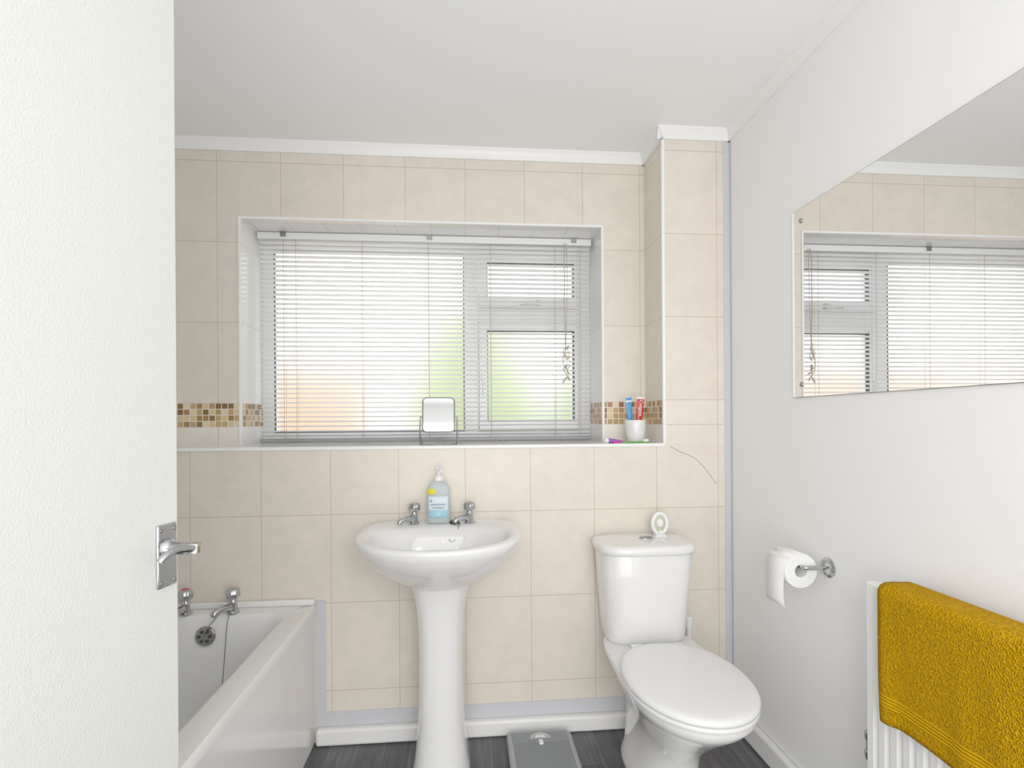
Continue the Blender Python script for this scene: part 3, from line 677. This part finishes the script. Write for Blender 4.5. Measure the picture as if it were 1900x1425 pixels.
a.tube([(vx0-.002,vy0,pz),(vx0-.008,vy0,pz-.002),(vx0-.009,vy0-.004,pz-.03),(vx0-.009,vy0-.022,ZL+.012),(vx0-.004,vy0-.030,ZL+.0035),(vx0+.01,vy0-.031,ZL+.003),(vx1-.01,vy0-.031,ZL+.003),(vx1+.004,vy0-.030,ZL+.0035),(vx1+.009,vy0-.022,ZL+.012),(vx1+.009,vy0-.004,pz-.03),(vx1+.008,vy0,pz-.002),(vx1+.002,vy0,pz)],.0026,8,sm=5)
a.tube([(vx0-.009,vy0-.012,ZL+.055),(vx0-.006,vy0+.03,ZL+.010),(vx0+.01,vy0+.045,ZL+.003),(vx1-.01,vy0+.045,ZL+.003),(vx1+.006,vy0+.03,ZL+.010),(vx1+.009,vy0-.012,ZL+.055)],.0026,8,sm=5)
a.make('wire_stand',m_frame,vm_,ang=60)

# ------------------------------------------------------------ cup + tubes
cx,cy=.705,2.165
cp=M().lathe([(.0005,0),(.026,0),(.031,.004),(.038,.03),(.042,.06),(.0435,.093),(.0425,.095),(.0405,.093),(.039,.06),(.035,.03),(.027,.008),(.0005,.007)],(cx,cy,ZL),n=40)
cp.make('tumbler',m_cer,label='white ceramic toothbrush tumbler on the ledge',cat='cup',ang=50)
def tubeobj(name,loc,tx,ty,Lh,wd,m,lab):
    rt=root(name,loc,lab,'toothpaste tube'); Mx=Matrix.Translation(loc)@Matrix.Rotation(ty,4,'Y')@Matrix.Rotation(tx,4,'X')
    rg=[]
    for t in (0,.1,.3,.5,.7,.85,.93,1.0):
        a_=wd*(.62+.38*t); b_=max(.0012,wd*.55*(1-t**1.3)); rg.append([Vector((a_*math.cos(2*math.pi*j/24),b_*math.sin(2*math.pi*j/24),.02+Lh*t)) for j in range(24)])
    M().loft(rg,mx=Mx).make('tube_body',m,rt,ang=50)
    M().lathe([(.0005,0),(wd*.5,0),(wd*.55,.018),(wd*.4,.0215),(.0005,.0215)],(0,0,0),n=20,mx=Mx).make('cap',m_wpl,rt,label='white cap')
    return rt,Mx
rt,Mx=tubeobj('toothpaste_tube',(.712,2.16,ZL+.009),math.radians(4),math.radians(3),.162,.0165,m_red,'red and white toothpaste tube standing in the tumbler')
ctr=Mx@Vector((0,-.009,.137)); R3=Mx.to_3x3()
text('Colgate',.0215,ctr+Vector((0,-.002,0)),R3@Vector((0,0,-1)),R3@Vector((1,0,0)),m_wpl,'tube_text',rt)
rt2,Mx2=tubeobj('toothpaste_tube',(.692,2.175,ZL+.009),math.radians(2),math.radians(-5),.160,.013,m_blue,'blue toothpaste tube standing in the tumbler')
def wedge(t0,t1,m,nm,rt,Mx,wd,Lh):
    rg=[]
    for t in (t0,t1):
        a_=wd*(.62+.38*t)*1.02; b_=max(.0012,wd*.55*(1-t**1.3))*1.06; rg.append([Vector((a_*math.cos(2*math.pi*j/24),b_*math.sin(2*math.pi*j/24),.02+Lh*t)) for j in range(24)])
    M().loft(rg,mx=Mx).make(nm,m,rt,ang=50)
wedge(.88,.93,m_wpl,'stripe',rt2,Mx2,.013,.16); wedge(.95,1.0,m_wpl,'stripe',rt,Mx,.0165,.162)
lt=root('toothpaste_tube',(.585,2.11,ZL),'small violet and magenta toothpaste tube lying on the ledge','toothpaste tube')
LM=Matrix.Translation((.555,2.10,ZL+.0125))@Matrix.Rotation(math.radians(8),4,'Z')@Matrix.Rotation(math.radians(93),4,'Y')
rg=[]
for t in (0,.15,.35,.55,.75,.9,1.0):
    a_=.011+.006*t; b_=max(.001,.011*(1-t**1.4)); rg.append([Vector((b_*math.cos(2*math.pi*j/24),a_*math.sin(2*math.pi*j/24),.016+.085*t)) for j in range(24)])
M().loft(rg[:4],mx=LM).make('tube_body',m_purple,lt,ang=50)
M().loft(rg[3:],mx=LM).make('tube_end',m_pink,lt,ang=50,label='magenta tube end')
M().lathe([(.0005,-.002),(.011,-.002),(.0115,.014),(.008,.0165),(.0005,.0165)],(0,0,0),n=20,mx=LM).make('cap',m_wpl,lt,label='white cap')
gb=root('toothbrush',(.66,2.085,ZL),'green and magenta toothbrush lying on the ledge','toothbrush')
M().tube([(.59,2.082,ZL+.005),(.63,2.080,ZL+.005),(.66,2.082,ZL+.006),(.70,2.088,ZL+.006),(.735,2.092,ZL+.006)],lambda t:.0045-.001*t,10,sm=4).make('handle',m_green,gb)
a=M()
for i in range(6): a.tube([(.712+i*.004,2.0885+i*.0005,ZL+.008),(.712+i*.004,2.0885+i*.0005,ZL+.018)],.0022,6)
a.make('bristles',m_wpl,gb)
M().tube([(.585,2.082,ZL+.005),(.615,2.081,ZL+.005)],.0052,10).make('grip',m_pink,gb,label='magenta grip')

# ------------------------------------------------------------ added fill lights behind the camera
ld=bpy.data.lights.new('rear_fill_light','AREA'); ld.shape='RECTANGLE'; ld.size=1.6; ld.size_y=2.0; ld.energy=25; ld.color=(1,.99,.975)  # added soft fill panel at the front wall, no real fixture there
lo=bpy.data.objects.new('rear_fill_light',ld); COL.objects.link(lo); lo.location=(.2,YN+.03,1.15); lo.rotation_euler=(math.radians(90),0,0)
LX,LY,LZ=.26,-.22,1.66
lp=root('added_fill_pendant',(LX,LY,LZ),'added white fill lamp hung out of view from the ceiling','added fill lamp')  # invented lamp out of view, added to even out ceiling and walls
M().lathe([(.0005,0),(.05,0),(.048,-.02),(.0005,-.025)],(LX,LY,ZC),n=32).make('ceiling_rose',m_wpl,lp)
M().tube([(LX,LY,ZC-.02),(LX,LY,LZ+.04)],.004,8).make('flex',m_wpl,lp)
M().lathe([(.0005,.05),(.018,.05),(.02,.0),(.016,-.01),(.0005,-.012)],(LX,LY,LZ),n=24).make('bulb_holder',m_wpl,lp)
ld=bpy.data.lights.new('pendant_fill_light','POINT'); ld.shadow_soft_size=.13; ld.energy=8; ld.color=(1,.99,.975)  # added point fill just below the invented pendant
lo=bpy.data.objects.new('pendant_fill_light',ld); COL.objects.link(lo); lo.location=(LX,LY,LZ-.16)

# ------------------------------------------------------------ world
wd=bpy.data.worlds.new('sky'); S.world=wd; wd.use_nodes=True
bg=wd.node_tree.nodes['Background']; bg.inputs[0].default_value=(.97,.985,1,1); bg.inputs[1].default_value=2.1

# ------------------------------------------------------------ camera
th_=math.atan(85/985); F=Vector((math.sin(th_),math.cos(th_),0)); Rr=Vector((math.cos(th_),-math.sin(th_),0)); Z=Vector((0,0,1))
ro=math.radians(.36); R2=Rr*math.cos(ro)-Z*math.sin(ro); U2=Z*math.cos(ro)+Rr*math.sin(ro)
cam=bpy.data.cameras.new('camera'); co=bpy.data.objects.new('camera',cam); COL.objects.link(co)
B=-F
co.matrix_world=Matrix(((R2.x,U2.x,B.x,0),(R2.y,U2.y,B.y,0),(R2.z,U2.z,B.z,H),(0,0,0,1)))
cam.lens=36*985/1900; cam.sensor_width=36; cam.sensor_fit='HORIZONTAL'; cam.shift_y=(777.7-712.5)/1900; cam.clip_start=.02
S.camera=co
